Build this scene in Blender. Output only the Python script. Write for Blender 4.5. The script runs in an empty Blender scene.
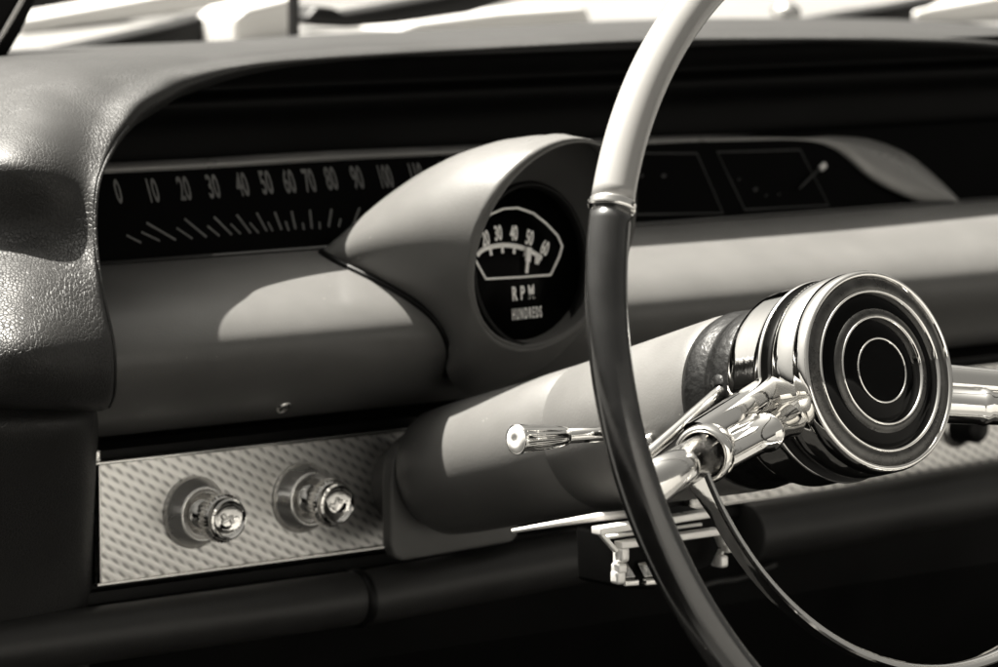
import bpy, bmesh, math, random
import numpy as np
from mathutils import Vector, Matrix
random.seed(7); np.random.seed(7)
R_ = math.radians
SC = bpy.context.scene
COL = SC.collection
V = lambda *a: np.array(a, float)

# ------------------------------------------------------------------ camera (measured from the photograph)
CAM = V(-1.253, -1.215, .206); YAW, PIT, FPX, CW, CH = R_(39.24), R_(6.51), 3991.0, 998.0, 667.0
FWD = V(math.sin(YAW)*math.cos(PIT), math.cos(YAW)*math.cos(PIT), -math.sin(PIT))
RGT = V(math.cos(YAW), -math.sin(YAW), 0); UPV = np.cross(RGT, FWD)
def ray(px, py): return FWD + RGT*(px-CW/2)/FPX - UPV*(py-CH/2)/FPX
def at(px, py, y):
    """the point at car-depth y (metres forward of the wheel) that was measured at a pixel of the photograph"""
    v = ray(px, py); return CAM + v*(y-CAM[1])/v[1]
def on(px, py, o, nrm):
    v = ray(px, py); return CAM + v*(((o-CAM) @ nrm)/(v @ nrm))
# steering axis
TIL = R_(14.68)
N = V(0, -math.cos(TIL), math.sin(TIL)); E1 = V(1, 0, 0); E2 = V(0, math.sin(TIL), math.cos(TIL))
def Wp(R, deg, h):
    a = R_(deg); return h*N + R*(math.cos(a)*E1 + math.sin(a)*E2)
def unit(v): v = np.array(v, float); return v/np.linalg.norm(v)

# ------------------------------------------------------------------ materials
def mat(name, col, rough=.5, metal=0., coat=0., spec=.5, build=None):
    m = bpy.data.materials.new(name); m.use_nodes = True
    nt = m.node_tree; b = nt.nodes['Principled BSDF']
    c = (col, col*.985, col*.955) if isinstance(col, (int, float)) else col
    b.inputs['Base Color'].default_value = (*c, 1); b.inputs['Roughness'].default_value = rough
    b.inputs['Metallic'].default_value = metal; b.inputs['Coat Weight'].default_value = coat
    b.inputs['Coat Roughness'].default_value = .08; b.inputs['Specular IOR Level'].default_value = spec
    if build: build(nt, b, c)
    return m
def nd(nt, t, **kw):
    n = nt.nodes.new(t)
    for k, v in kw.items():
        if k in n.inputs: n.inputs[k].default_value = v
        else: setattr(n, k, v)
    return n
def L(nt, a, b): nt.links.new(a, b)
def coords(nt): return nd(nt, 'ShaderNodeTexCoord').outputs['Object']
def ramp(nt, src, pts):
    r = nd(nt, 'ShaderNodeValToRGB'); e = r.color_ramp.elements
    while len(e) < len(pts): e.new(.5)
    for el, (p, c) in zip(e, pts): el.position = p; el.color = (*((c,)*3 if isinstance(c, (int, float)) else c), 1)
    L(nt, src, r.inputs[0]); return r.outputs[0]
def grain(scale=900, strength=.12, dist=.0004, cvar=.12, rvar=.12, big=14, specks=0.):
    """fine surface grain, blotchy wear in colour and roughness"""
    def f(nt, b, c):
        co = coords(nt)
        n1 = nd(nt, 'ShaderNodeTexNoise', Scale=scale, Detail=3.); L(nt, co, n1.inputs['Vector'])
        n2 = nd(nt, 'ShaderNodeTexNoise', Scale=big, Detail=6., Roughness=.65); L(nt, co, n2.inputs['Vector'])
        r = ramp(nt, n2.outputs[0], [(.3, tuple(x*(1-cvar) for x in c)), (.7, tuple(min(1, x*(1+cvar)) for x in c))])
        if specks:
            # settled dust: sparse pale flecks of uneven size
            nwv = nd(nt, 'ShaderNodeTexVoronoi', Scale=170., Randomness=1.); L(nt, co, nwv.inputs['Vector'])
            sx = nd(nt, 'ShaderNodeSeparateColor'); L(nt, nwv.outputs['Color'], sx.inputs[0])
            lim = nd(nt, 'ShaderNodeMapRange'); L(nt, sx.outputs[0], lim.inputs[0]); lim.inputs[1].default_value = .62; lim.inputs[2].default_value = 1.; lim.inputs[3].default_value = 0.; lim.inputs[4].default_value = .085
            lt = nd(nt, 'ShaderNodeMath', operation='LESS_THAN'); L(nt, nwv.outputs['Distance'], lt.inputs[0]); L(nt, lim.outputs[0], lt.inputs[1])
            ml = nd(nt, 'ShaderNodeMath', operation='MULTIPLY'); L(nt, lt.outputs[0], ml.inputs[0]); ml.inputs[1].default_value = specks
            mxc = nd(nt, 'ShaderNodeMix', data_type='RGBA'); L(nt, ml.outputs[0], mxc.inputs['Factor']); L(nt, r, mxc.inputs[6]); mxc.inputs[7].default_value = (.42, .41, .38, 1); r = mxc.outputs[2]
        L(nt, r, b.inputs['Base Color'])
        rv = b.inputs['Roughness'].default_value
        mr = nd(nt, 'ShaderNodeMapRange'); L(nt, n2.outputs[0], mr.inputs[0])
        mr.inputs[1].default_value = .3; mr.inputs[2].default_value = .7
        mr.inputs[3].default_value = max(.02, rv*(1-rvar)); mr.inputs[4].default_value = rv*(1+rvar)
        L(nt, mr.outputs[0], b.inputs['Roughness'])
        bp = nd(nt, 'ShaderNodeBump', Strength=strength, Distance=dist); L(nt, n1.outputs[0], bp.inputs['Height'])
        L(nt, bp.outputs[0], b.inputs['Normal'])
    return f
def leather(strength=.9, dist=.0007, cell=210):
    def f(nt, b, c):
        co = coords(nt)
        nw = nd(nt, 'ShaderNodeTexNoise', Scale=60., Detail=3.); L(nt, co, nw.inputs['Vector'])
        mx = nd(nt, 'ShaderNodeVectorMath', operation='MULTIPLY_ADD'); L(nt, nw.outputs['Color'], mx.inputs[0])
        mx.inputs[1].default_value = (.005,)*3; L(nt, co, mx.inputs[2])
        def crease(sc, sx, w):
            mp = nd(nt, 'ShaderNodeMapping'); L(nt, mx.outputs[0], mp.inputs[0]); mp.inputs['Scale'].default_value = sx
            mp.inputs['Rotation'].default_value = (.3, .5, .2)
            v = nd(nt, 'ShaderNodeTexVoronoi', feature='DISTANCE_TO_EDGE', Scale=sc); L(nt, mp.outputs[0], v.inputs['Vector'])
            return ramp(nt, v.outputs['Distance'], [(0., 0.), (w, .8), (.5, 1.)])
        def ridge(sc, scl, rot):
            mp = nd(nt, 'ShaderNodeMapping'); L(nt, mx.outputs[0], mp.inputs[0]); mp.inputs['Scale'].default_value = scl; mp.inputs['Rotation'].default_value = rot
            r = nd(nt, 'ShaderNodeTexNoise', noise_type='RIDGED_MULTIFRACTAL', normalize=True, Scale=sc, Detail=2.2, Roughness=.45); L(nt, mp.outputs[0], r.inputs['Vector'])
            return ramp(nt, r.outputs[0], [(.25, 1.), (.55, .62), (.85, 0.)])
        a = ridge(95., (1., 1., 1.9), (.5, .5, .2)); c2 = crease(cell*2.1, (1.5, 1., .8), .12)
        fn = nd(nt, 'ShaderNodeTexNoise', Scale=1500., Detail=2.); L(nt, co, fn.inputs['Vector'])
        lowm = nd(nt, 'ShaderNodeTexNoise', Scale=22., Detail=2.); L(nt, co, lowm.inputs['Vector'])
        mask = ramp(nt, lowm.outputs[0], [(.35, .25), (.62, 1.)])
        m1 = nd(nt, 'ShaderNodeMath', operation='MULTIPLY_ADD'); L(nt, c2, m1.inputs[0]); m1.inputs[1].default_value = .55; L(nt, a, m1.inputs[2])
        m2 = nd(nt, 'ShaderNodeMath', operation='MULTIPLY_ADD'); L(nt, fn.outputs[0], m2.inputs[0]); m2.inputs[1].default_value = .06; L(nt, m1.outputs[0], m2.inputs[2])
        bp = nd(nt, 'ShaderNodeBump', Distance=dist); L(nt, m2.outputs[0], bp.inputs['Height'])
        ms = nd(nt, 'ShaderNodeMath', operation='MULTIPLY'); L(nt, mask, ms.inputs[0])
        # creases are deepest on the worn end bolster, fading over the taut top
        sx = nd(nt, 'ShaderNodeSeparateXYZ'); L(nt, co, sx.inputs[0])
        mr = nd(nt, 'ShaderNodeMapRange'); L(nt, sx.outputs['Z'], mr.inputs[0]); mr.inputs[1].default_value = .09; mr.inputs[2].default_value = .05
        mr.inputs[3].default_value = .55*strength; mr.inputs[4].default_value = strength
        L(nt, mr.outputs[0], ms.inputs[1]); L(nt, ms.outputs[0], bp.inputs['Strength']); L(nt, bp.outputs[0], b.inputs['Normal'])
        n2 = nd(nt, 'ShaderNodeTexNoise', Scale=18., Detail=6.); L(nt, co, n2.inputs['Vector'])
        L(nt, ramp(nt, n2.outputs[0], [(.3, tuple(x*.85 for x in c)), (.7, tuple(x*1.12 for x in c))]), b.inputs['Base Color'])
    return f
def scuffed(nt, b, c):
    """tiny pits and hairline scratches in bright metal"""
    co = coords(nt)
    n1 = nd(nt, 'ShaderNodeTexNoise', Scale=420., Detail=4.); L(nt, co, n1.inputs['Vector'])
    n2 = nd(nt, 'ShaderNodeTexNoise', Scale=35., Detail=5.); L(nt, co, n2.inputs['Vector'])
    rv = b.inputs['Roughness'].default_value
    mr = nd(nt, 'ShaderNodeMapRange'); L(nt, n2.outputs[0], mr.inputs[0]); mr.inputs[1].default_value = .35; mr.inputs[2].default_value = .75
    mr.inputs[3].default_value = rv*.6; mr.inputs[4].default_value = rv*2.2; L(nt, mr.outputs[0], b.inputs['Roughness'])
    bp = nd(nt, 'ShaderNodeBump', Strength=.035, Distance=.0006); L(nt, n1.outputs[0], bp.inputs['Height']); L(nt, bp.outputs[0], b.inputs['Normal'])
def engine_turned(nt, b, c):
    """rows of stamped lozenges running diagonally over the bright panel"""
    co = coords(nt); s = nd(nt, 'ShaderNodeSeparateXYZ'); L(nt, co, s.inputs[0])
    def M(op, a, bb=None, c_=None):
        n = nd(nt, 'ShaderNodeMath', operation=op)
        for k, v in enumerate((a, bb, c_)):
            if v is None: continue
            if isinstance(v, (int, float)): n.inputs[k].default_value = v
            else: L(nt, v, n.inputs[k])
        return n.outputs[0]
    u = M('MULTIPLY_ADD', s.outputs['X'], .5, s.outputs['Z'])          # across the rows
    row = M('MULTIPLY', u, 2*math.pi/.0051)
    col_ = M('MULTIPLY', M('MULTIPLY_ADD', s.outputs['Z'], .55, s.outputs['X']), 2*math.pi/.0046)
    a = M('SINE', row); dd = M('SINE', col_)
    lo = M('MULTIPLY_ADD', a, -.5, .5); da = M('MULTIPLY_ADD', dd, .27, .73)
    h = M('MULTIPLY', lo, da)
    n2 = nd(nt, 'ShaderNodeTexNoise', Scale=40., Detail=5.); L(nt, co, n2.inputs['Vector'])
    h2 = M('MULTIPLY_ADD', M('SUBTRACT', n2.outputs[0], .5), .35, h)
    L(nt, ramp(nt, h2, [(.15, c), (.5, tuple(x*.82 for x in c)), (.9, tuple(x*.42 for x in c))]), b.inputs['Base Color'])
    bp = nd(nt, 'ShaderNodeBump', Strength=.25, Distance=-.0005); L(nt, h, bp.inputs['Height']); L(nt, bp.outputs[0], b.inputs['Normal'])

M = dict(
    leather=mat('dash leather', .016, .50, spec=.32, build=leather()),
    kick=mat('kick panel leather', .018, .5, spec=.25, build=leather(.6, .001, 260)),
    paint=mat('satin dash paint', .092, .36, spec=.22, coat=.02, build=grain(1100, .22, .0004, .08, .18, 20, .35)),
    paint2=mat('column paint', .104, .40, spec=.22, coat=.01, build=grain(900, .26, .0004, .09, .2, 20, .4)),
    podin=mat('shade-dark pod paint', .03, .6, spec=.2, build=grain()),  # dash paint darkened, the pod's inner shade put into the colour
    liner=mat('shade-dark lining', .002, .5, spec=.06, build=grain(700, .2, .0005, .2)),  # near-black: the shade of the hollow is put into the colour
    black=mat('gloss black face', .0012, .3, spec=.03, build=grain(1500, .03, .0001, .2)),
    ink=mat('ivory lettering', .85, .55),
    dim=mat('dim lettering', .10, .6, build=grain(300, .02, .0001, .35, .1, 25)),  # dim grey ink with random tone variation
    faint=mat('dim gauge outline', .0055, .5),
    trim=mat('satin metal trim', .85, .32, metal=.5, build=scuffed),
    trim2=mat('satin strip', .20, .36, metal=.3, build=scuffed),
    chrome=mat('chrome', .84, .04, metal=1., build=scuffed),
    chrome2=mat('worn chrome', .70, .12, metal=1., build=scuffed),
    satinchrome=mat('satin chrome', .95, .22, metal=.85, build=scuffed),
    darkchrome=mat('worn grey metal', .085, .30, metal=.9, build=grain(700, .25, .0004, .35, .3, 90)),  # chrome given a dark colour in place of its dark reflections
    panel=mat('stamped bright metal', .95, .42, metal=.95, build=engine_turned),
    rimlight=mat('ivory rim plastic', .22, .24, coat=.35, build=grain(500, .03, .0003, .04)),
    rimdark=mat('dark rim plastic', .009, .19, spec=.95, build=grain(450, .05, .0003, .4, .3, 60, .22)),
    rubber=mat('black rubber', .004, .34, spec=.3, build=grain(260, .5, .0012, .3)),
    enamel=mat('black enamel', .0012, .12, spec=.1, build=grain(300, .01, .0001, .2, .3, 30, .03)),
    satin=mat('satin black', .004, .4, spec=.12, build=grain(800, .12, .0004, .3)),
    rail=mat('dark padded rail', .022, .42, spec=.3, build=grain(700, .2, .0004, .25)),
    hood=mat('pale hood paint', .20, .3, coat=.2, build=grain(200, .02, .0003, .1, .2, 3)),
    white=mat('white for reflections and tip', .5, .35, build=grain(200, .02, .0003, .05, .2, 3)),  # white slabs beyond the glass stand for hood reflections; pointer tip shares it
    dark=mat('dark wiper and shade', .005, .4, spec=.2),  # wipers, and the shaded gap and car underside beyond the glass
    carpet=mat('dark carpet', .006, .95, spec=.05, build=grain(600, .8, .003, .4)),
    seat=mat('pale seat vinyl', .22, .5, build=grain(300, .1, .0004, .05)),  # pale so the stamped panel mirrors it bright
    cushion=mat('grey seat cloth', .05, .6, build=grain(300, .1, .0004, .05)),
    asphalt=mat('grey concrete', .07, .9, build=grain(120, .5, .004, .3, .1, 2)),
)

# ------------------------------------------------------------------ mesh helpers
def link(name, bm, m, parent=None, smooth=True, auto=None):
    me = bpy.data.meshes.new(name)
    bmesh.ops.recalc_face_normals(bm, faces=bm.faces[:])
    if auto is not None:
        for e in bm.edges:
            if len(e.link_faces) == 2 and e.calc_face_angle(0) > auto: e.smooth = False
    for f in bm.faces: f.smooth = smooth
    bm.to_mesh(me); bm.free()
    o = bpy.data.objects.new(name, me); COL.objects.link(o)
    for x in (m if isinstance(m, (list, tuple)) else [m]): me.materials.append(x)
    if parent is not None: adopt(o, parent)
    return o
def adopt(o, parent):
    o.parent = parent
    pw = Matrix.Identity(4); chain = []; p = parent
    while p: chain.append(p); p = p.parent
    for p in reversed(chain): pw = pw @ p.matrix_parent_inverse @ p.matrix_basis
    o.matrix_parent_inverse = pw.inverted()
def thing(name, label, cat, loc, group=None):
    o = bpy.data.objects.new(name, None); COL.objects.link(o); o.empty_display_size = .02
    o.location = loc; o['label'] = label; o['category'] = cat
    if group: o['group'] = group
    return o
def tag(o, label, cat, group=None):
    o['label'] = label; o['category'] = cat
    if group: o['group'] = group
    return o
def structure(o): o['kind'] = 'structure'; return o
def grid(bm, P, closed_u=False, closed_v=False):
    P = np.asarray(P); nu, nv = P.shape[:2]
    vs = [[bm.verts.new(P[i, j]) for j in range(nv)] for i in range(nu)]
    for i in range(nu if closed_u else nu-1):
        for j in range(nv if closed_v else nv-1):
            i2, j2 = (i+1) % nu, (j+1) % nv
            try: bm.faces.new((vs[i][j], vs[i2][j], vs[i2][j2], vs[i][j2]))
            except ValueError: pass
    return vs
def cat1(P, n, axis=0, closed=False):
    """Catmull-Rom through the control points, n steps per span"""
    P = np.moveaxis(np.asarray(P, float), axis, 0); k = len(P); out = []
    g = (lambda i: P[i % k]) if closed else (lambda i: P[i] if 0 <= i < k else (2*P[0]-P[1] if i < 0 else 2*P[-1]-P[-2]))
    for i in range(k if closed else k-1):
        for t in np.linspace(0, 1, n, endpoint=False):
            a, b, c, d = g(i-1), g(i), g(i+1), g(i+2)
            out.append(.5*(2*b+(c-a)*t+(2*a-5*b+4*c-d)*t*t+(3*b-a-3*c+d)*t**3))
    if not closed: out.append(P[-1])
    return np.moveaxis(np.array(out), 0, axis)
def frame_for(t):
    t = unit(t); a = V(0, 0, 1) if abs(t[2]) < .9 else V(1, 0, 0)
    x = unit(np.cross(a, t)); return x, np.cross(t, x)
def tube(bm, path, rad, seg=20, caps=True, flat=1.0, ref=None):
    path = np.asarray(path, float); n = len(path)
    rad = np.broadcast_to(np.asarray(rad, float), (n,))
    tang = np.gradient(path, axis=0); x = None; rings = []
    for i in range(n):
        t = unit(tang[i])
        if x is None: x = unit(ref-(ref @ t)*t) if ref is not None else frame_for(t)[0]
        else: x = unit(x-(x @ t)*t)
        y = np.cross(t, x)
        rings.append([path[i]+rad[i]*(math.cos(a)*x*flat+math.sin(a)*y) for a in np.linspace(0, 2*math.pi, seg, endpoint=False)])
    vs = grid(bm, rings, closed_v=True)
    if caps:
        bm.faces.new(vs[0][::-1]); bm.faces.new(vs[-1])
    return vs
def lathe(bm, prof, o, ax, seg=64, ref=None, arc=None, knurl=None):
    """prof: (radius, distance along ax) pairs"""
    ax = unit(ax); x, y = frame_for(ax)
    if ref is not None: x = unit(ref-(ref @ ax)*ax); y = np.cross(ax, x)
    A = np.linspace(0, 2*math.pi, seg, endpoint=False)
    rings = []
    for r, h in prof:
        rings.append([o+h*ax+max(r, 1e-5)*(1+(knurl(r, h, a) if knurl else 0))*(math.cos(a)*x+math.sin(a)*y) for a in A])
    vs = grid(bm, rings, closed_v=True)
    for ring, (r, h) in ((vs[0], prof[0]), (vs[-1], prof[-1])):
        if r < 2e-5: bmesh.ops.remove_doubles(bm, verts=ring, dist=1e-4)
        elif prof[0] != prof[-1] and r > .0002 and arc == 'cap':
            bm.faces.new(ring)
    return vs
def box(bm, c, ax, ay, az, sx, sy, sz, bev=0., seg=3):
    b2 = bmesh.new(); bmesh.ops.create_cube(b2, size=1)
    for v in b2.verts: v.co = Vector((v.co.x*sx, v.co.y*sy, v.co.z*sz))
    if bev: bmesh.ops.bevel(b2, geom=b2.edges[:], offset=bev, segments=seg, affect='EDGES', profile=.6)
    vm = {}
    for v in b2.verts: vm[v] = bm.verts.new(c+v.co.x*ax+v.co.y*ay+v.co.z*az)
    for f in b2.faces: bm.faces.new([vm[v] for v in f.verts])
    b2.free()
def prism(bm, pts, ext, bev=0.):
    """closed polygon (3D, planar) extruded by a vector"""
    b2 = bmesh.new(); vs = [b2.verts.new(p) for p in pts]; f = b2.faces.new(vs)
    r = bmesh.ops.extrude_face_region(b2, geom=[f])
    for v in [g for g in r['geom'] if isinstance(g, bmesh.types.BMVert)]: v.co += Vector(ext)
    bmesh.ops.recalc_face_normals(b2, faces=b2.faces[:])
    if bev: bmesh.ops.bevel(b2, geom=b2.edges[:], offset=bev, segments=3, affect='EDGES', profile=.6)
    vm = {v: bm.verts.new(v.co) for v in b2.verts}
    for f in b2.faces: bm.faces.new([vm[v] for v in f.verts])
    b2.free()
def extrude_x(bm, prof, xs):
    grid(bm, [[V(x, y, z) for (y, z) in prof] for x in xs])
def text_into(bm, s, o, right, up, size, sx=1., thick=.0003, spacing=1., shear=0., bold=.02):
    cu = bpy.data.curves.new('lettering', 'FONT'); cu.body = s; cu.size = 1; cu.align_x = 'CENTER'; cu.align_y = 'CENTER'
    cu.extrude = .5; cu.space_character = spacing; cu.offset = bold; cu.resolution_u = 3
    ob = bpy.data.objects.new('lettering', cu); COL.objects.link(ob)
    dg = bpy.context.evaluated_depsgraph_get(); me = bpy.data.meshes.new_from_object(ob.evaluated_get(dg))
    nrm = np.cross(right, up); vm = []
    for v in me.vertices:
        x, y, z = v.co; vm.append(bm.verts.new(o+(x+shear*y)*size*sx*right+y*size*up+(z+.5)*thick*nrm))
    for p in me.polygons:
        try: bm.faces.new([vm[i] for i in p.vertices])
        except ValueError: pass
    bpy.data.objects.remove(ob); bpy.data.curves.remove(cu); bpy.data.meshes.remove(me)
def stroke(bm, pts, w, nrm, lift=.0003, closed=False):
    """a flat printed/raised line of width w along pts on a face with the given normal"""
    pts = [np.asarray(p, float) for p in pts]; n = len(pts); rings = []
    for i in range(n):
        a = pts[i-1] if (i or closed) else pts[i]; b = pts[(i+1) % n] if (i < n-1 or closed) else pts[i]
        s = unit(np.cross(nrm, unit(b-a)))*w/2
        rings.append([pts[i]+s, pts[i]+s+nrm*lift, pts[i]-s+nrm*lift, pts[i]-s])
    grid(bm, rings, closed_u=closed)

# ================================================================== DASHBOARD
dash = thing('dashboard', 'leather padded car dashboard with recessed strip speedometer under its hooded top', 'dashboard', (0, .42, -.02))
# ---- padded hood running into the end bolster: stations of (px, py, depth) controls
ST = [
 [(1130,75,.46),(1130,72,.445),(1130,66,.437),(1132,56,.445),(1135,46,.50),(1140,38,.80)],
 [(1005,55,.46),(1005,52,.445),(1005,47,.432),(1005,40,.445),(1005,34,.52),(1005,26,.85)],
 [(900,49,.46),(900,46,.445),(900,41,.430),(900,35,.445),(900,29,.52),(900,20,.85)],
 [(780,47,.46),(780,44,.445),(780,40,.428),(780,33,.445),(780,27,.52),(780,18,.85)],
 [(640,49,.46),(640,47,.445),(640,42,.428),(640,35,.445),(640,28,.52),(640,20,.85)],
 [(480,56,.46),(480,54,.445),(480,50,.428),(480,42,.445),(480,34,.52),(480,28,.85)],
 [(330,66,.46),(330,64,.445),(330,59,.428),(330,50,.445),(330,40,.52),(330,34,.85)],
 [(245,78,.46),(246,75,.44),(246,69,.424),(242,59,.437),(235,47,.51),(215,41,.85)],
 [(185,98,.46),(188,92,.435),(189,85,.415),(172,70,.428),(130,53,.51),(95,46,.85)],
 [(162,110,.45),(166,103,.425),(166,97,.406),(148,81,.416),(75,57,.50),(30,49,.82)],
 [(138,124,.44),(143,117,.415),(143,110,.396),(124,96,.404),(40,63,.49),(-60,52,.84)],
 [(122,140,.43),(127,133,.405),(127,127,.385),(109,116,.390),(20,76,.465),(-110,56,.74)],
 [(108,160,.42),(114,152,.39),(114,145,.374),(97,138,.376),(10,110,.415),(-110,72,.60)],
 [(92,192,.41),(98,188,.38),(98,184,.357),(81,180,.360),(5,162,.370),(-110,140,.44)],
 [(88,236,.40),(94,236,.37),(95,236,.348),(78,236,.354),(5,230,.378),(-110,228,.43)],
 [(95,292,.40),(101,292,.37),(102,292,.336),(86,292,.331),(5,284,.345),(-110,290,.42)],
 [(107,345,.40),(112,345,.37),(113,345,.328),(97,350,.314),(5,346,.312),(-110,350,.40)],
 [(107,388,.40),(113,388,.375),(114,388,.336),(98,394,.322),(5,395,.320),(-110,395,.40)],
 [(104,404,.40),(109,405,.385),(109,406,.354),(94,411,.347),(5,410,.347),(-110,410,.41)],
 [(104,402,.42),(108,403,.41),(107,404,.400),(92,408,.400),(5,406,.400),(-110,406,.42)],
]
S3 = np.array([[at(*p) for p in s] for s in ST])
S3 = cat1(cat1(S3, 10, 0), 10, 1)
bm = bmesh.new(); grid(bm, S3)
pad = link('padded_cover', bm, M['leather'], dash)
# stitched welt along the bolster's inner edge
edge = np.array([at(*s[2]) for s in ST])[11:19]
bm = bmesh.new(); tube(bm, cat1(edge, 8)+V(-.0002, -.0006, 0), .0011, 8)
link('welt', bm, M['leather'], pad)
# ---- near-black recess lining carrying the shade behind and under the hood
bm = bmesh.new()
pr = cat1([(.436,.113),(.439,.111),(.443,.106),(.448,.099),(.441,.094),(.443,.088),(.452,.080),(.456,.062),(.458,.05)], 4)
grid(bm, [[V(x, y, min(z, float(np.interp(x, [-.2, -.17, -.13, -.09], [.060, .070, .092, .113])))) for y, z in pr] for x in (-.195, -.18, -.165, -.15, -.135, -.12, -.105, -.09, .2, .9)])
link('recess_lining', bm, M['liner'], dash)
# ---- instrument face, tilted back
FO = V(0, .428, .018); FN = unit(V(0, -math.cos(R_(25)), math.sin(R_(25)))); FU = unit(V(0, math.sin(R_(25)), math.cos(R_(25))))
bm = bmesh.new(); box(bm, FO+FU*.02+V(.21, 0, 0)-FN*.002, E1, -FN, FU, .81, .004, .056, .0005)
face = link('instrument_face', bm, M['black'], dash)
f2 = lambda x, y: on(x, y, FO, FN)
bm = bmesh.new()
nums = [(105,177,'0'),(168,174,'10'),(187,170,'20'),(215,168,'30'),(242,165,'40'),(266,162,'50'),(289,160,'60'),(309,158,'70'),(330,157,'80'),(357,154,'90'),(385,151,'100'),(416,147,'110'),(447,143,'120')]
nums = [(118,193,'0'),(152,192,'10'),(184,190,'20'),(213,188,'30'),(242,186,'40'),(266,184,'50'),(289,183,'60'),(309,182,'70'),(331,180,'80'),(357,179,'90'),(385,178,'100'),(416,176,'110'),(447,174,'120')]
for x, y, s in nums:
    text_into(bm, s, f2(x, y)+FN*.0001, E1, FU, .0178, .42 if len(s) < 3 else .36, .0003)
link('numerals', bm, M['dim'], face)
bm = bmesh.new()
z2 = lambda x, y: (80+x/2.495, 130+y/2.495)
TK = [((165,232),(238,275)),((260,222),(315,268)),((333,217),(378,262)),((390,212),(425,258)),((440,207),(465,253)),((485,205),(502,250)),((527,203),(537,248)),((573,200),(578,247)),((627,198),(620,243)),((697,195),(680,242)),
      ((115,263),(152,282)),((152,255),(198,277)),((240,245),(280,272)),((317,240),(347,265)),((375,235),(400,260)),((423,232),(445,258)),((468,230),(480,253)),((512,228),(520,252)),((555,232),(558,250)),((597,230),(598,248)),((650,222),(645,243)),((728,213),(716,240))]
for k, (a, b) in enumerate(TK):
    stroke(bm, [f2(*z2(*a))+FN*.0001, f2(*z2(*b))+FN*.0001], .0013 if k < 10 else .0011, FN)
link('tick_marks', bm, M['dim'], face)
# two dim gauges at the right of the face
z6 = lambda x, y: (620+x/2.772, 130+y/2.772)
for poly, marks in (([(40,65),(212,65),(285,232),(45,235)], [(120,130,16),(60,130,12)]), ([(268,62),(498,55),(578,210),(345,222)], [(375,168,15),(330,140,8),(405,185,7),(440,182,7)])):
    bm = bmesh.new(); stroke(bm, [f2(*z6(*p))+FN*.0001 for p in poly], .0014, FN, .0004, True)
    g = link('gauge_window', bm, M['faint'], face)
    bm = bmesh.new()
    for x, y, r in marks:
        c = f2(*z6(x, y)); stroke(bm, [c-E1*r*.00011, c+E1*r*.00011+FU*.001], r*.00013, FN, .0005)
    link('gauge_marks', bm, M['faint'], g)
bm = bmesh.new()
a, b = f2(*z6(488, 168)), f2(*z6(556, 98)); tube(bm, [a+FN*.003, (a+b)/2+FN*.004, b+FN*.004], [.0006, .0007, .0008], 8)
nd_ = link('gauge_pointer', bm, M['faint'], face)
bm = bmesh.new(); c = f2(*z6(548, 110))+FN*.0045; dr = unit(b-a); tube(bm, [c-dr*.0028, c-dr*.002, c+dr*.002, c+dr*.0028], [.0008, .0019, .0019, .0008], 12)
link('pointer_tip', bm, M['white'], nd_)
# ---- bright strip over the face, flaring out at its far end
UL = [(60,167,180),(96,163.5,176),(200,158.5,171),(320,151.5,163.5),(481,145,155),(649,137,145.5),(728,135,143),(800,134,144),(836,134.8,152),(872,140,178),(908,155,196),(937,178,205),(961,202,208)]
rows = []
for x, yu, yl in UL:
    k = max(0, min(1, (x-800)/80))
    xl = x-k*2
    q = [at(x, yu-1, .462), at(x, yu, .452), at(x, yu+(yl-yu)*.28, .4475), at(x, yu+(yl-yu)*.62, .446), at(xl, yl, .449), at(xl, yl+1, .458)]
    g = [on(x, yu-1, FO-FN*.010, FN), on(x, yu, FO+FN*.001, FN), on(x, yu+(yl-yu)*.28, FO+FN*.007, FN), on(x, yu+(yl-yu)*.62, FO+FN*.007, FN), on(xl, yl, FO+FN*.003, FN), on(xl, yl+1, FO-FN*.003, FN)]
    rows.append([a_*(1-k)+b_*k for a_, b_ in zip(q, g)])
bm = bmesh.new(); grid(bm, cat1(cat1(np.array(rows), 8, 0), 4, 1))
link('upper_trim', bm, M['trim2'], dash)
bm = bmesh.new(); tube(bm, [V(-.20, .421, .0175), V(.8, .421, .0175)], .0014, 10)
link('lower_trim', bm, M['rail'], dash)
# ---- painted roll under the face
PR = [(.455,.010),(.43,.0165),(.41,.0155),(.385,.009),(.362,-.001),(.3495,-.011),(.3455,-.020),(.3485,-.030),(.357,-.040),(.370,-.050),(.385,-.058),(.400,-.064),(.414,-.067)]
PRC = cat1(PR, 6)
def on_roll(px, py):
    v = ray(px, py); best = None
    for a, b in zip(PRC[:-1], PRC[1:]):
        A = np.array([[v[1], -(b-a)[0]], [v[2], -(b-a)[1]]])
        if abs(np.linalg.det(A)) < 1e-9: continue
        t, q = np.linalg.solve(A, np.array([a[0]-CAM[1], a[1]-CAM[2]]))
        if -1e-6 <= q <= 1.000001 and (best is None or t < best): best = t
    return CAM+best*v
bm = bmesh.new(); extrude_x(bm, PRC, list(np.linspace(-.215, 1.1, 24)))
roll = link('painted_roll', bm, M['paint'], dash)
bm = bmesh.new(); c = on_roll(283, 406)+V(0, -.0004, -.0004); lathe(bm, [(.0042,-.001),(.0042,.0006),(.003,.0016),(0,.0019)], c, V(0,-.75,-.66), 20); link('screw_head', bm, M['chrome2'], dash)
# ---- black carrier behind the bright panels, and its lip
bm = bmesh.new()
extrude_x(bm, [(.41,-.069),(.4035,-.072),(.4035,-.140),(.398,-.1405),(.397,-.146),(.405,-.150),(.42,-.20),(.45,-.26)], [-.30, 1.1])
link('lower_carrier', bm, M['satin'], dash, smooth=False)
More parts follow.
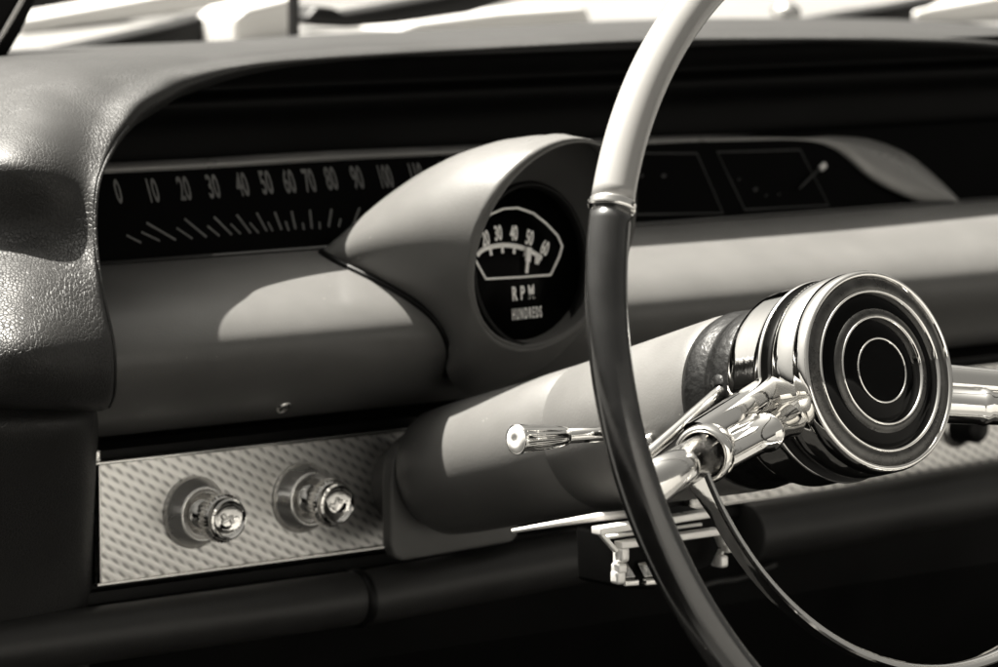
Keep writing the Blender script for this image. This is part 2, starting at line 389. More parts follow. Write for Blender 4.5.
# ---- end kick panel below the bolster
KP = [[(99,403,.40),(95,405,.362),(72,407,.346),(0,408,.342),(-110,408,.345)],
      [(99,425,.40),(95,425,.358),(72,426,.338),(0,428,.334),(-110,428,.34)],
      [(97,470,.41),(92,470,.370),(70,470,.352),(0,472,.346),(-110,472,.35)],
      [(95,560,.42),(89,560,.390),(68,560,.376),(0,560,.370),(-110,560,.37)],
      [(92,720,.44),(86,720,.42),(66,720,.405),(0,720,.40),(-110,720,.40)]]
bm = bmesh.new(); grid(bm, cat1(cat1(np.array([[at(*p) for p in s] for s in KP]), 6, 0), 6, 1))
link('kick_panel', bm, M['kick'], dash)
# ---- lower padded rail in three lengths
def rail_piece(a, b, r, cap_end=False):
    bm = bmesh.new(); n = 14; ts = np.linspace(0, 1, n); rr = np.full(n, r)
    pts = [a+(b-a)*t for t in ts]
    ext = unit(b-a)
    pts = [a-ext*.001]+pts+[b+ext*.004, b+ext*.007]; rr = np.r_[r*.9, rr, r*.9, r*.55]
    tube(bm, pts, rr, 28)
    return link('padded_rail', bm, M['rail'], dash, auto=R_(50))
rail_piece(at(-90, 661, .385), at(352, 598, .381), .0138)
rail_piece(at(362, 598, .381), at(600, 553, .379), .0140)
bm = bmesh.new(); c = at(357, 598, .381); lathe(bm, [(.0128,-.003),(.0150,-.002),(.0152,0),(.0150,.002),(.0128,.003)], c, E1, 40); link('rail_joint', bm, M['satin'], dash)
rail_piece(at(745, 533, .395), at(1150, 462, .395), .0165)
# light panel edge strip below the column (thin bright moulding)
bm = bmesh.new(); tube(bm, [at(512, 531, .225), at(560, 523, .215), at(598, 517, .205), at(640, 513, .20)], [.0010, .0015, .0021, .0020], 12); link('bright_moulding', bm, M['trim'], dash)

# ================================================================== BRIGHT SWITCH PANELS
def switch_panel(x0, x1, label, zt=-.0765, zb=-.1375):
    t = thing('switch_panel', label, 'switch panel', ((x0+x1)/2, .402, zb), 'stamped bright metal switch panels')
    bm = bmesh.new(); box(bm, V((x0+x1)/2, .4006, (zt+zb)/2), E1, V(0,1,0), V(0,0,1), x1-x0, .003, zt-zb, .0006); link('stamped_plate', bm, M['panel'], t)
    w = .0016; bm = bmesh.new()
    box(bm, V((x0+x1)/2, .3985, zt-.0006), E1, V(0,1,0), V(0,0,1), x1-x0+.004, .0035, w, .0005)
    box(bm, V((x0+x1)/2, .3985, zb+.0006), E1, V(0,1,0), V(0,0,1), x1-x0+.004, .0035, w, .0005)
    for x in (x0, x1): box(bm, V(x, .3983, (zt+zb)/2), E1, V(0,1,0), V(0,0,1), w*.7, .0035, zt-zb-.003, .0004)
    link('edge_frame', bm, M['chrome2'], t); return t
p1 = switch_panel(-.1875, .03, 'stamped bright metal panel of diagonal lozenges behind the two round knobs')
bm = bmesh.new(); box(bm, V(-.188, .399, -.0735), E1, V(0,1,0), V(0,0,1), .003, .004, .006, .0008); link('corner_clip', bm, M['chrome2'], p1)
switch_panel(.20, .80, 'stamped bright metal panel beyond the hub with a dark knob', -.0765, -.1385)

def pull_knob(c, label, spin):
    t = thing('pull_knob', label, 'knob', c, 'ribbed chrome pull knobs')
    A = V(0, -1, 0); bm = bmesh.new()
    lathe(bm, [(.0180,0),(.0182,.0012),(.0174,.0028),(.0168,.0034),(.0143,.0088),(.0134,.0096),(.0124,.0096),(.0116,.0088),(.0110,.0090),(.0102,.0086),(.0096,.004),(0,.004)], c, A, 56, E1)
    link('escutcheon', bm, M['satinchrome'], t)
    bm = bmesh.new(); lathe(bm, [(.0078,.003),(.0078,.0060),(.0070,.0068),(.0046,.0068),(.0046,.020),(.0052,.0215)], c, A, 32, E1); link('shaft', bm, M['chrome2'], t)
    bm = bmesh.new()
    kn = lambda r, h, a: .045*(1 if math.sin(a*36) > 0 else -1) if (r > .0112 and .0205 < h < .0262) else 0
    lathe(bm, [(.0050,.0195),(.0095,.0198),(.0110,.0206),(.0117,.0212),(.0117,.0256),(.0112,.0264),(.0106,.0268),(.0109,.0282),(.0104,.0300),(.0094,.0304),(.0086,.0296),(.0070,.0288),(.0034,.0286),(0,.0286)], c, A, 216, E1, knurl=kn)
    hd = link('knob_head', bm, M['chrome'], t, auto=R_(35))
    bm = bmesh.new(); ca, sa = math.cos(spin), math.sin(spin); u = V(ca, 0, sa); w = V(-sa, 0, ca)
    f = c+A*.0288
    for du, dw, lu, lw in ((0, 0, .0070, .0018), (-.0014, .0020, .0026, .0030), (.0020, -.0018, .0022, .0028)): box(bm, f+u*du+w*dw, u, A, w, lu, .0016, lw, .0005)
    link('symbol_relief', bm, M['chrome2'], hd); return t
pull_knob(at(194, 512, .3985), 'chrome pull knob nearer the leather bolster, at the outer end of the panel', .4)
pull_knob(at(302, 497, .3985), 'chrome pull knob nearer the steering column on the stamped panel', 1.2)
t = thing('rotary_knob', 'small dark knob on the stamped panel beyond the steering hub', 'knob', at(960, 428, .398))
c = at(958, 426, .398); bm = bmesh.new(); lathe(bm, [(.010,0),(.010,.003),(.0085,.004),(.0085,.016),(.007,.018),(0,.018)], c, V(0,-1,0), 32); link('knob_body', bm, M['satin'], t)
bm = bmesh.new(); lathe(bm, [(.0125,-.001),(.0125,.001),(.0105,.002)], c, V(0,-1,0), 32); link('collar', bm, M['chrome2'], t)

# ================================================================== TACHOMETER
tach = thing('tachometer', 'round tachometer reading rpm in a pale hooded pod on the dash', 'tachometer', (.022, .38, -.02))
TO = at(555, 245, .312); tt = R_(17); tb = R_(5)
TX = unit(V(math.cos(tb), math.sin(tb), 0)); TN0 = V(math.sin(tb), -math.cos(tb), 0)
TN = unit(TN0*math.cos(tt)-V(0,0,1)*math.sin(tt)); TZ = np.cross(TN, TX) ; TZ = TZ if TZ[2] > 0 else -TZ
angs = np.arange(0, 360, 7.5)
def opening(R, back=0.): return np.array([TO+TN*(-back)+R*(math.cos(R_(a))*TX+math.sin(R_(a))*TZ) for a in angs])
cx = .022
BK = [(0,(.085,.392,.010)),(35,(.078,.420,.017)),(65,(.052,.436,.019)),(90,(.022,.440,.020)),(115,(-.008,.436,.019)),(140,(-.030,.425,.0165)),(165,(-.042,.405,.0145)),(185,(-.036,.380,.005)),(205,(-.022,.357,-.008)),(225,(-.0115,.3455,-.026)),(245,(-.006,.353,-.044)),(270,(.022,.364,-.058)),(295,(.050,.353,-.046)),(320,(.060,.3455,-.026)),(342,(.074,.363,-.006))]
kb = np.array([p for _, p in BK]); ka = [a for a, _ in BK]
bc = cat1(kb, 20, closed=True); ba = np.interp(np.linspace(0, len(ka), len(bc), endpoint=False), range(len(ka)+1), ka+[360])
base = np.array([[np.interp(a, np.r_[ba, 360], np.r_[bc[:, k], bc[0, k]]) for k in range(3)] for a in angs])
O0 = opening(.0562); rows = []
up_w = np.array([max(0, math.sin(R_(a+0))) for a in angs])
for t in np.linspace(0, 1, 22):
    P = O0*(1-t)+base*t
    c = P.mean(axis=0)
    bul = math.sin(math.pi*t**.9)*(.004+.014*up_w)
    dirs = P-c; dirs[:, 1] *= .3; dirs /= np.linalg.norm(dirs, axis=1)[:, None]
    rows.append(P+dirs*bul[:, None])
rows = [opening(.0531, .017), opening(.0534, .010), opening(.0539, .0012), opening(.0546, -.0003), opening(.0554, -.0003), opening(.0560, .0006)]+rows
bm = bmesh.new(); vs = grid(bm, rows, closed_v=True)
bm.faces.ensure_lookup_table(); bm.normal_update()
for f in bm.faces:
    f.material_index = 0
for i in range(2):
    pass
pod = link('pod_housing', bm, M['paint'], tach)
# shade-dark lining, bezel, dial
DO = at(526, 265, .336); dt = R_(4); DX = unit(V(math.cos(R_(6)), math.sin(R_(6)), 0)); DN0 = V(math.sin(R_(6)), -math.cos(R_(6)), 0)
DN = unit(DN0*math.cos(dt)+V(0,0,1)*math.sin(dt)); DZ = unit(np.cross(DN, DX)); DZ = DZ if DZ[2] > 0 else -DZ
ring = lambda R, h: np.array([DO+DN*h+R*(math.cos(R_(a))*DX+math.sin(R_(a))*DZ) for a in angs])
bm = bmesh.new(); grid(bm, [opening(.0532, .0145), opening(.0526, .018), opening(.0475, .026)*.5+ring(.0455, .006)*.5, ring(.0425, .003), ring(.0410, .0008)], closed_v=True)
link('pod_lining', bm, M['podin'], tach)
bm = bmesh.new(); lathe(bm, [(.0425,-.001),(.0425,.0035),(.0412,.0048),(.0396,.0040),(.0390,.0002)], DO, DN, 72, DX); link('bezel', bm, M['satin'], tach)
bm = bmesh.new(); lathe(bm, [(.0428,-.003),(.0428,0),(0,0)], DO, DN, 72, DX); dial = link('dial_face', bm, M['black'], tach)
z3 = lambda x, y: on(460+x/3.507, 170+y/3.507, DO, DN)
bm = bmesh.new()
cx_ = 205
half = [(205,133),(255,150),(300,190),(336,228),(352,262),(345,300),(315,368)]
P2 = [z3(*p) for p in [(205,376)]+[(315,368),(345,305),(356,268),(340,230),(300,188),(255,152),(200,133),(150,136),(105,155),(65,190),(45,225),(38,262),(48,310),(88,382)]]
stroke(bm, [p+DN*.0002 for p in P2], .0011, DN, .0006, True); link('dial_window', bm, M['ink'], dial)
bm = bmesh.new()
arc = [(58,300),(75,282),(105,270),(145,264),(185,266),(225,276),(258,292),(285,310)]
stroke(bm, [z3(*p)+DN*.0002 for p in cat1(np.array(arc, float), 5)], .0024, DN)
for (x, y), (dx, dy) in zip([(103,272),(145,266),(187,268),(228,280),(266,300),(278,306)], [(4,28),(2,26),(0,26),(-4,24),(-2,30),(-10,24)]):
    stroke(bm, [z3(x, y)+DN*.0004, z3(x+dx, y+dy)+DN*.0004], .0017, DN)
link('scale_arc', bm, M['ink'], dial)
bm = bmesh.new()
for s, x, y, rot in (('20', 88, 242, .18), ('30', 132, 224, .06), ('40', 187, 224, -.05), ('50', 242, 240, -.28), ('60', 295, 276, -.45)):
    ux = DX*math.cos(rot)+DZ*math.sin(rot); uz = -DX*math.sin(rot)+DZ*math.cos(rot)
    text_into(bm, s, z3(x, y)+DN*.0002, ux, uz, .0105, .52, .0003)
text_into(bm, 'R P M', z3(220, 433)+DN*.0002, DX, DZ, .0098, .62, .0003, 1.12)
text_into(bm, 'HUNDREDS', z3(233, 504)+DN*.0002, DX, DZ, .0080, .40, .0003, 1.42, 0., .012)
link('lettering', bm, M['ink'], dial)
bm = bmesh.new(); a, b = z3(231, 272), z3(222, 362); stroke(bm, [b+DN*.002, (a+b)/2+DN*.002], .0018, DN, .0006); stroke(bm, [(a*.45+b*.55)+DN*.0021, a+DN*.0021], .0036, DN, .0006); link('needle', bm, M['ink'], dial)
# bead round the pod's foot on the roll
bd = cat1(np.array([on_roll(*p) for p in [(322,253),(330,258),(345,266),(380,283),(412,301),(434,319),(447,340),(450,360),(446,376)]]), 8)
bm = bmesh.new(); tube(bm, bd+V(-.0008,-.0006,.0004), .0019, 12); link('base_bead', bm, M['satin'], tach)

# ================================================================== STEERING COLUMN
colm = thing('steering_column', 'pale tapered steering column jacket rising from the dash to the hub', 'steering column', tuple(-.40*N))
bm = bmesh.new(); prof = [(.020,-.44),(.021,-.385),(.030,-.378),(.0328,-.372),(.0336,-.36),(.0340,-.35),(.0352,-.29),(.0366,-.2512),(.0362,-.2506),(.0362,-.2498),(.0367,-.2492),(.0392,-.20),(.0412,-.165),(.0421,-.147),(.0421,-.1420),(.0412,-.1400),(.030,-.1400)]
lathe(bm, [(r-.0004, h) for r, h in prof], V(0,0,0), N, 80, E1); link('jacket', bm, M['paint2'], colm, auto=R_(40))
bm = bmesh.new(); prof = [(.030,-.140),(.0412,-.1400),(.0420,-.1365),(.0414,-.1300),(.0398,-.1265),(.0396,-.1250),(.0412,-.1210),(.0406,-.1110),(.038,-.1062),(.028,-.1062)]
lathe(bm, prof, V(0,0,0), N, 80, E1); link('rubber_collar', bm, M['rubber'], colm)
bm = bmesh.new()
FP = [(399,446),(393,462),(391,485),(391,545),(395,557),(403,561),(512,542),(518,536),(521,505),(521,450),(480,405),(430,420)]
prism(bm, [at(x, y, .366) for x, y in FP], (0, .008, 0), .0018); link('floor_plate', bm, M['paint2'], colm)
bm = bmesh.new()
c = Wp(.0405, 196, -.168); dr = unit(c-(-.168*N))
lathe(bm, [(.0045,-.003),(.0045,.002),(.004,.0042),(.0025,.0056),(0,.006)], c, dr, 24); link('push_button', bm, M['chrome2'], colm)
# levers
lev = thing('column_lever', 'chrome lever with a fluted flared knob, pointing left from the column', 'lever', tuple(Wp(.04, 192, -.168)))
a = on(684, 426, Wp(.04, 190, -.168), FWD); b = on(560, 436.5, V(-.115, .165, -.055), FWD)
e = on(516, 439.5, V(-.145, .165, -.055), FWD)
a = Wp(.036, 190, -.175); kx = unit(e-b)
bm = bmesh.new(); tube(bm, [a, a*.5+b*.5, b], [.0034,.0034,.0034], 16); link('shaft', bm, M['chrome'], lev)
bm = bmesh.new(); Lk = np.linalg.norm(e-b); fl = lambda r, h, q: (.03*math.cos(q*16)) if .002 < h < Lk-.002 else 0
lathe(bm, [(.0036,-.004),(.0044,-.003),(.0047,.0005),(.0050,.003),(.0056,Lk*.35),(.0060,Lk*.7),(.0066,Lk-.0025),(.0069,Lk-.0006),(.0067,Lk),(.0062,Lk)], b, kx, 128, knurl=fl); kb_ = link('knob', bm, M['chrome'], lev)
bm = bmesh.new(); lathe(bm, [(.0064,Lk-.0003),(.0058,Lk+.0002),(.004,Lk+.0008),(.0015,Lk+.0009),(.0012,Lk+.0005),(0,Lk+.0005)], b, kx, 48); link('knob_face', bm, M['trim'], kb_)
lev2 = thing('signal_lever', 'thin steel rod lever running from the black collar down behind the rim', 'lever', tuple(Wp(.04, 185, -.118)))
a = on(722, 391, Wp(.039, 178, -.115), FWD); b = on(640, 462, Wp(.10, 185, -.085), FWD)
bm = bmesh.new(); tube(bm, [a+(a-b)*.08, a, b, b+(b-a)*.05], [.0034,.0034,.0030,.0020], 16); link('rod', bm, M['chrome2'], lev2)
bm = bmesh.new(); c = a+(a-b)*.06; lathe(bm, [(.0085,-.006),(.0085,.0),(.0065,.004),(.0040,.006)], c, unit(b-a), 20); link('boot', bm, M['rubber'], lev2)

# ================================================================== STEERING WHEEL
whl = thing('steering_wheel', 'two tone steering wheel with chrome spokes, horn ring and round hub', 'steering wheel', (0, 0, 0))
def rim_tube(a0, a1, m, r=.0104, steps=90):
    bm = bmesh.new(); A = np.linspace(a0, a1, steps); rr = np.full(steps, r); tube(bm, [Wp(.2, a, 0) for a in A], rr, 28, ref=N); return link('rim_grip', bm, m, whl)
rim_tube(157.6, 22.4, M['rimlight'], .0090)
rim_tube(158.6, 381.4, M['rimdark'], .0087, 140)
for a in (158.0, 22.0):
    c = Wp(.2, a, 0); tg = unit(Wp(.2, a+1, 0)-Wp(.2, a-1, 0)); bm = bmesh.new()
    lathe(bm, [(.0085,-.0022),(.0096,-.0020),(.0100,-.0012),(.0097,-.0002),(.0100,.0007),(.0097,.0017),(.0085,.0020)], c, tg, 40); link('ferrule', bm, M['chrome'], whl)
HF = -.051
bm = bmesh.new()
lathe(bm, [(.022,-.1062),(.0390,-.1062),(.0425,-.1058),(.0444,-.1045),(.0453,-.1020),(.0454,-.0980),(.0451,-.0860),(.0452,-.0838),(.0456,-.0828),(.0463,-.0820),(.0467,-.0810),(.0465,-.0801),(.0458,-.0796)], V(0,0,0), N, 128, E1)
hub = link('hub_barrel', bm, M['chrome'], whl)
bm = bmesh.new(); lathe(bm, [(.0462,-.0796),(.0428,-.0790),(.0424,-.0765),(.0428,-.0740),(.0452,-.0736)], V(0,0,0), N, 128, E1); link('groove', bm, M['satin'], hub)
bm = bmesh.new(); lathe(bm, [(.0452,-.0738),(.0458,-.0733),(.0460,-.0690),(.0460,-.0600),(.0456,-.0595),(.0456,-.0586),(.0460,-.0581),(.0459,-.0535),(.0453,-.0515),(.0446,-.0508),(.0438,-.0506),(.0432,-.0511)], V(0,0,0), N, 128, E1); link('front_band', bm, M['chrome'], hub)
bm = bmesh.new(); lathe(bm, [(.0426,-.0520),(.0423,-.0515),(.0400,-.0511),(.0374,-.0508),(.0366,-.0512)], V(0,0,0), N, 128, E1); link('face_bezel', bm, M['darkchrome'], hub)
bm = bmesh.new(); lathe(bm, [(.0432,-.0512),(.0429,-.0516),(.0425,-.0522)], V(0,0,0), N, 128, E1); lathe(bm, [(.0369,-.0514),(.0367,-.0505),(.0363,-.0501),(.0358,-.0502),(.0352,-.0514)], V(0,0,0), N, 128, E1); link('bezel_bead', bm, M['chrome'], hub)
bm = bmesh.new(); lathe(bm, [(.0358,-.0522),(.0353,-.0513),(.0285,-.0509),(0,-.0507)], V(0,0,0), N, 128, E1); cap = link('hub_cap', bm, M['enamel'], hub)
bm = bmesh.new(); lathe(bm, [(.0283,-.0511),(.0281,-.0505),(.0264,-.0498),(.0250,-.0495),(.0247,-.0497)], V(0,0,0), N, 128, E1); link('ring_slope', bm, M['darkchrome'], cap)
bm = bmesh.new(); lathe(bm, [(.0249,-.0498),(.0247,-.0493),(.0243,-.0490),(.0239,-.0492),(.0235,-.0504)], V(0,0,0), N, 128, E1); link('ring', bm, M['chrome'], cap)
bm = bmesh.new(); lathe(bm, [(.0237,-.0506),(.0235,-.0503),(.0146,-.0501),(0,-.0500)], V(0,0,0), N, 96, E1); link('centre_disc', bm, M['enamel'], cap)
bm = bmesh.new(); lathe(bm, [(.0149,-.0503),(.0149,-.0497),(.0145,-.0495),(.0141,-.0497),(.0141,-.0503)], V(0,0,0), N, 96, E1); link('ring', bm, M['chrome'], cap)
c = Wp(.0448, 190, -.0985); bm = bmesh.new(); lathe(bm, [(.0064,-.004),(.0064,.0020),(.0056,.0030),(.003,.0033),(0,.0034)], c, unit(.6*unit(c+.0985*N)+.55*unit(CAM-c)), 32); link('plug', bm, M['satin'], hub)
# spokes: a broad bright bar with a round tube along it, a socket, then a slimmer tube into the rim
for deg, sgn in ((192.3, 1), (-12.3, -1)):
    d0, d1, d2 = Wp(.030, deg, -.082), Wp(.1215, deg, -.044), Wp(.196, deg, -.003)
    dr = unit(d1-d0); tan = unit(Wp(1, deg+90*sgn, 0)); tan = unit(tan-(tan @ dr)*dr)     # tan points down the wheel
    tan = tan if tan[2] < 0 else -tan
    nn = np.cross(dr, tan); nn = nn if nn @ N > 0 else -nn
    bm = bmesh.new(); ring = []
    cs = [(-.013,-.004),(-.0125,.0015),(-.010,.0042),(-.004,.0048),(-.0015,.0040),(.0005,.0052),(.0040,.0092),(.0085,.0098),(.0118,.0066),(.0124,.0010),(.0100,-.0040),(.0,-.0062),(-.010,-.0062)]
    for t in np.linspace(0, 1, 16):
        p = d0+(d1-d0)*t; sc = 1.18-.22*t
        ring.append([p+tan*a*sc+nn*b*sc for a, b in cat1(np.array(cs), 3, closed=True)])
    vs = grid(bm, ring, closed_v=True); bm.faces.new(vs[0]); bm.faces.new(vs[-1]); sp = link('spoke', bm, M['chrome'], whl, auto=R_(60))
    # tube with ferrules on the bar
    q0, q1 = d0+tan*.0065+nn*.0065, d1+tan*.0055+nn*.0055; bm = bmesh.new()
    ts = [0,.2,.44,.455,.475,.495,.51,.7,1]; rr = [.0080,.0079,.0078,.0085,.0089,.0085,.0075,.0074,.0074]
    tube(bm, [q0+(q1-q0)*t for t in ts], rr, 24); link('spoke_tube', bm, M['chrome'], sp, auto=R_(45))
    # socket
    s0 = d1+tan*.002; ax = unit(d2-s0); bm = bmesh.new()
    lathe(bm, [(.0090,-.010),(.0122,-.008),(.0128,-.004),(.0130,.001),(.0126,.004),(.0116,.0055),(.0098,.0050),(.0092,.001)], s0, ax, 48); link('socket', bm, M['chrome'], sp)
    bm = bmesh.new(); tube(bm, [s0, s0+(d2-s0)*.5, d2], [.0088,.0088,.0092], 28); link('rim_stem', bm, M['chrome2'], sp)
# horn ring: a deep band with a rounded bright front edge
A = np.linspace(194, 346, 110); bm = bmesh.new(); rows = []
for a in A:
    k = min(1, min(a-194, 346-a)/10.); R0 = .1345; w = .0105+.006*(1-k)
    sec = [(0,0),(.0010,.0010),(.0026,.0012),(.0034,.0002),(.0030,-.0010),(.0012,-.0016),(.0014,-w*.6),(.0010,-w),(-.0010,-w),(-.0012,-w*.6),(-.0010,-.0014)]
    rows.append([Wp(R0+dr_, a, -.0305+dh) for dr_, dh in sec])
vs = grid(bm, rows, closed_v=True); bm.faces.new(vs[0]); bm.faces.new(vs[-1]); link('horn_ring', bm, M['chrome'], whl, auto=R_(40))

# ================================================================== CHROME UNIT UNDER THE COLUMN
un = thing('vent_unit', 'chrome edged vent unit tucked under the dash behind the rim', 'vent unit', tuple(at(665, 600, .19)))
ya = .19
bm = bmesh.new(); prism(bm, [at(x, y, ya+.006) for x, y in [(616,534),(722,512),(730,560),(655,590),(618,588)]], (0, .03, 0), .002); link('body', bm, M['liner'], un)
def bar(bm, p, q, hh, dp, bev=.0007):
    ax = unit(q-p); az = unit(V(0,0,1)-(V(0,0,1) @ ax)*ax); ay = np.cross(az, ax)
    tl = unit(ay*.9+az*-.0); box(bm, (p+q)/2, ax, ay, az, np.linalg.norm(q-p), dp, hh, bev)
bm = bmesh.new(); bar(bm, at(596,531,ya), at(711,512.5,ya), .0036, .007); bar(bm, at(606,537,ya+.006), at(700,524,ya+.006), .0016, .004); link('top_bar', bm, M['trim'], un)
bm = bmesh.new(); bar(bm, at(618,545,ya-.003), at(717,531,ya-.003), .0034, .006); link('front_bar', bm, M['trim'], un)
bm = bmesh.new()
bar(bm, at(600,533,ya), at(616,551,ya-.002), .0022, .004)
for x, y, r in ((622,554,.0040),(619,568,.0026),(618,577,.0034)): box(bm, at(x,y,ya-.003), E1, V(0,1,0), V(0,0,1), .0055, .006, r*1.9, r*.55, 4)
bar(bm, at(617,548,ya), at(617,583,ya), .002, .004); link('end_cap', bm, M['trim'], un)
bm = bmesh.new()
for x, y, r in ((724,538,.0040),(728,547,.0028),(721,561,.0034)): box(bm, at(x,y,ya-.003), E1, V(0,1,0), V(0,0,1), .0050, .006, r*1.8, r*.55, 4)
bar(bm, at(716,532,ya), at(722,547,ya), .0018, .004); bar(bm, at(722,549,ya), at(714,566,ya), .0016, .004); link('end_cap', bm, M['trim'], un)
for x0, x1, y in ((622,636,583),(643,656,582)):
    bm = bmesh.new()
    bar(bm, at(x0,y,ya-.003), at(x1,y-1,ya-.003), .0030, .005)
    prism(bm, [at(x0+2,y-5,ya), at(x1,y-6,ya), at(x1-9,y-21,ya+.004), at(x0-5,y-19,ya+.004)], (0,.002,0), .0004)
    link('louvre', bm, M['chrome2'], un)
bm = bmesh.new(); tube(bm, cat1(np.array([at(690,592,.41), at(715,582,.405), at(740,578,.405), at(775,564,.41)]), 6), .0016, 8)
tag(link('cable', bm, M['rail'], None), 'thin dark cable sagging below the dash right of the vent unit', 'cable')

# ================================================================== WINDSHIELD PILLAR AND WHAT LIES BEYOND THE GLASS
pil = thing('windshield_pillar', 'dark windshield pillar with a thin bright strip at the upper left corner', 'pillar', tuple(at(-15, 70, .62)))
bm = bmesh.new(); prism(bm, [at(x, y, .62) for x, y in [(-60,110),(-16,90),(8,57),(22,33),(40,-5),(60,-50),(10,-60),(-60,30)]], (0, .03, 0), .003); link('post', bm, M['satin'], pil)
bm = bmesh.new(); tube(bm, [at(-14,62,.618), at(4,32,.618), at(22,0,.618), at(46,-45,.618)], .0016, 10); link('bright_strip', bm, M['chrome2'], pil)

hd = thing('car_hood', 'pale car hood stretching away beyond the windshield base', 'car hood', (.6, 1.6, 0))
bm = bmesh.new(); rows = []
for y in np.linspace(1.02, 3.2, 18):
    t = (y-1.02)/2.2; rows.append([V(x, y, .085-.05*t*t+.012*math.exp(-((x-.5)/.12)**2)) for x in np.linspace(-.35, 2.6, 40)])
grid(bm, rows); link('hood_skin', bm, M['hood'], hd)
bm = bmesh.new(); grid(bm, [[V(x, y, z) for x in np.linspace(-.35, 2.2, 8)] for y, z in ((.76,.03),(.80,.068),(.92,.072),(1.0,.068),(1.03,.03))]); link('cowl_panel', bm, M['hood'], hd)

def slab(name, pts, y, depth, m, label, cat, group=None, bev=.004):
    bm = bmesh.new(); prism(bm, [at(px, py, y) for px, py in pts], (0, depth, 0), bev)
    return tag(link(name, bm, m), label, cat, group)
slab('hood_reflection_slab', [(22,50),(60,30),(110,24),(190,12),(275,-3),(275,-30),(200,-12),(20,20)], 1.35, .05, M['white'], 'long white slanting reflection slab above the dark wedge, top left', 'reflection slab')  # bright reflection on the hood built as a white slab
slab('wiper', [(52,52),(100,42),(180,24),(236,8),(262,2),(236,16),(234,60),(52,70)], 1.10, .03, M['dark'], 'dark wedge standing for the shaded gap and wiper under the long white slab, top left', 'wiper', 'dark wipers at the windshield base')  # dark slab put in for the shaded gap below the hood edge
slab('hood_reflection_block', [(236,60),(236,18),(248,8),(297,-4),(297,60)], 1.06, .05, M['white'], 'white block standing for a hood reflection between two dark wipers', 'reflection slab')  # white slab in place of a bright hood reflection
slab('seam_post', [(296.5,60),(296.5,-10),(299.5,-10),(299.5,60)], .95, .01, M['dark'], 'thin dark upright line beside the white block', 'post', bev=.0005)
slab('wiper', [(306,20),(318,6),(336,8),(345,14),(380,8),(520,-18),(530,-4),(470,14),(400,24),(350,28),(320,26)], 1.10, .03, M['dark'], 'long dark wiper arm with a knuckle, between the white block and the rim', 'wiper', 'dark wipers at the windshield base')
slab('hood_reflection_block', [(392,48),(396,30),(420,22),(500,12),(586,6),(592,20),(592,48)], 1.16, .05, M['white'], 'long white block standing for a hood reflection under the wiper arm left of the rim', 'reflection slab')  # another hood reflection built in white
slab('wiper', [(798,23),(850,14),(905,5),(960,-6),(930,8),(915,12),(914,40),(800,40)], 1.10, .03, M['dark'], 'dark wedge shaped wiper right of the rim, at the top', 'wiper', 'dark wipers at the windshield base')
slab('hood_reflection_block', [(916,44),(916,12),(930,8),(1010,-6),(1010,44)], 1.14, .05, M['white'], 'white block standing for a hood reflection at the upper right corner beyond the dark wedge', 'reflection slab')  # hood reflection at the corner, built in white
slab('dark_underside', [(-5,18),(-5,-40),(300,-60),(300,-14),(230,-1),(205,4),(105,12),(40,16)], 1.9, .05, M['dark'], 'dark band standing for a shaded car underside, along the top edge above the long white slab', 'dark underside')  # dark slab put in for the shaded underside of a car beyond
bm = bmesh.new(); lathe(bm, [(0,-.012),(.009,-.008),(.013,0),(.009,.008),(0,.012)], at(786, 16, 1.0), V(0,-.6,.8), 24); tag(link('highlight_ball', bm, M['chrome']), 'small shiny chrome nozzle glinting right of the rim near the top', 'highlight ball')  # chrome ball added to make a bright highlight

# ================================================================== SETTING
bm = bmesh.new(); grid(bm, [[V(x, y, -.92) for x in (-60, 60)] for y in (-60, 60)]); structure(link('ground', bm, M['asphalt']))
bm = bmesh.new(); box(bm, V(.35, -.25, -.55), E1, V(0,1,0), V(0,0,1), 1.7, 1.9, .04); structure(link('floor', bm, M['carpet'], smooth=False))  # floor and firewall added out of view, dark for the bright metal to mirror
bm = bmesh.new(); grid(bm, [[V(x, y, z) for x in (-.5, 1.3)] for y, z in ((.35,-.53),(.62,-.40),(.66,-.1),(.66,.04))]); structure(link('firewall', bm, M['carpet'], smooth=False))

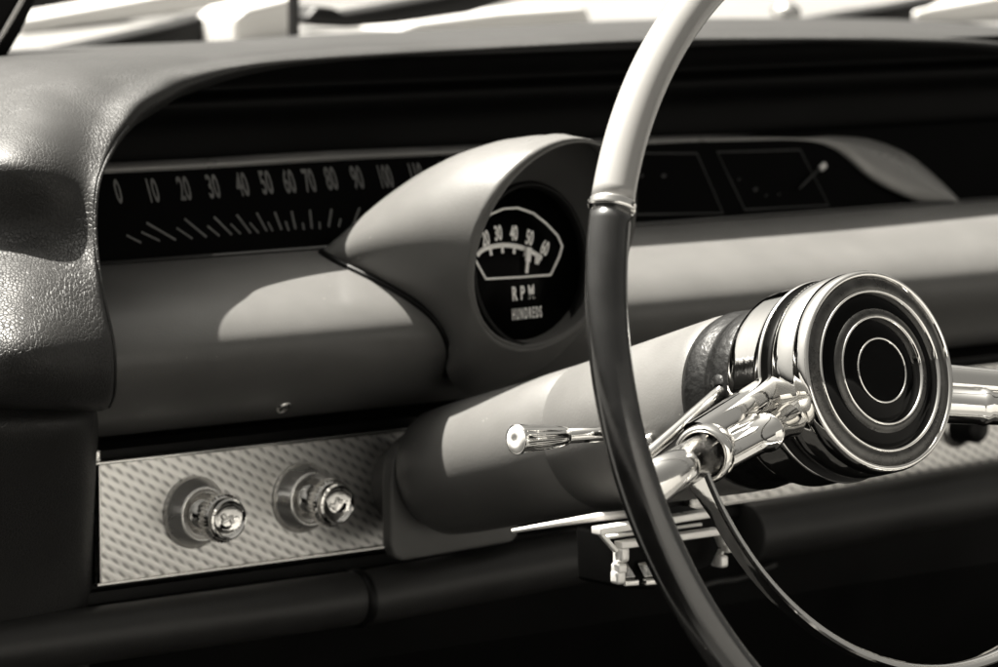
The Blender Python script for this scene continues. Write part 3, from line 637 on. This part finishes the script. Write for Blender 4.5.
# unseen cabin added to block low light: door inner and pale bench seat, mirrored in the bright metal
bm = bmesh.new()
box(bm, V(-.66, -.10, -.36), E1, V(0,1,0), V(0,0,1), .10, 1.0, .56, .02)
structure(link('unseen_door_wall', bm, M['carpet']))
bm = bmesh.new()
box(bm, V(.32, -.36, -.38), E1, V(0,1,0), V(0,0,1), 1.5, .5, .14, .04)
structure(link('unseen_seat_cushion', bm, M['cushion']))
bm = bmesh.new()
box(bm, V(.32, -.66, -.12), E1, unit(V(0,1,.2)), unit(V(0,-.2,1)), 1.5, .13, .56, .05)
structure(link('unseen_seat_back', bm, M['seat']))

# ================================================================== CAMERA, LIGHT
cam = bpy.data.cameras.new('camera'); co = bpy.data.objects.new('camera', cam); COL.objects.link(co); SC.camera = co
co.location = CAM
rot = Matrix((RGT, UPV, -FWD)).transposed(); co.rotation_euler = rot.to_euler()
cam.sensor_width = 36; cam.lens = FPX/CW*36; cam.clip_start = .05; cam.clip_end = 300
cam.dof.use_dof = True; cam.dof.focus_distance = 1.765; cam.dof.aperture_fstop = cam.lens/10.0

SD = unit(V(-.2, .38, 1.0)); el = math.asin(SD[2]); azr = math.atan2(SD[0], SD[1])
sl = bpy.data.lights.new('sun', 'SUN'); so = bpy.data.objects.new('sun', sl); COL.objects.link(so)
sl.energy = 5.0; sl.angle = R_(.53); sl.color = (1, .955, .87); so.rotation_euler = Vector(-SD).to_track_quat('-Z', 'Y').to_euler()
w = bpy.data.worlds.new('World'); SC.world = w; w.use_nodes = True; nt = w.node_tree; bg = nt.nodes['Background']
sky = nt.nodes.new('ShaderNodeTexSky'); sky.sky_type = 'NISHITA'; sky.sun_disc = False; sky.sun_elevation = el; sky.sun_rotation = azr; sky.dust_density = 10.0; sky.air_density = .45
bw = nt.nodes.new('ShaderNodeRGBToBW'); L(nt, sky.outputs[0], bw.inputs[0])       # a black-and-white, warm-toned photograph
mx = nt.nodes.new('ShaderNodeVectorMath'); mx.operation = 'SCALE'; mx.inputs[0].default_value = (1.0, .965, .885); L(nt, bw.outputs[0], mx.inputs['Scale'])
L(nt, mx.outputs[0], bg.inputs[0]); bg.inputs[1].default_value = .05
SC.view_settings.view_transform = 'Standard'; SC.view_settings.look = 'None'; SC.view_settings.exposure = 2.3; SC.view_settings.gamma = 1
SC.render.engine = 'CYCLES'; SC.cycles.max_bounces = 8; SC.cycles.sample_clamp_indirect = 6
SC.cycles.use_denoising = True
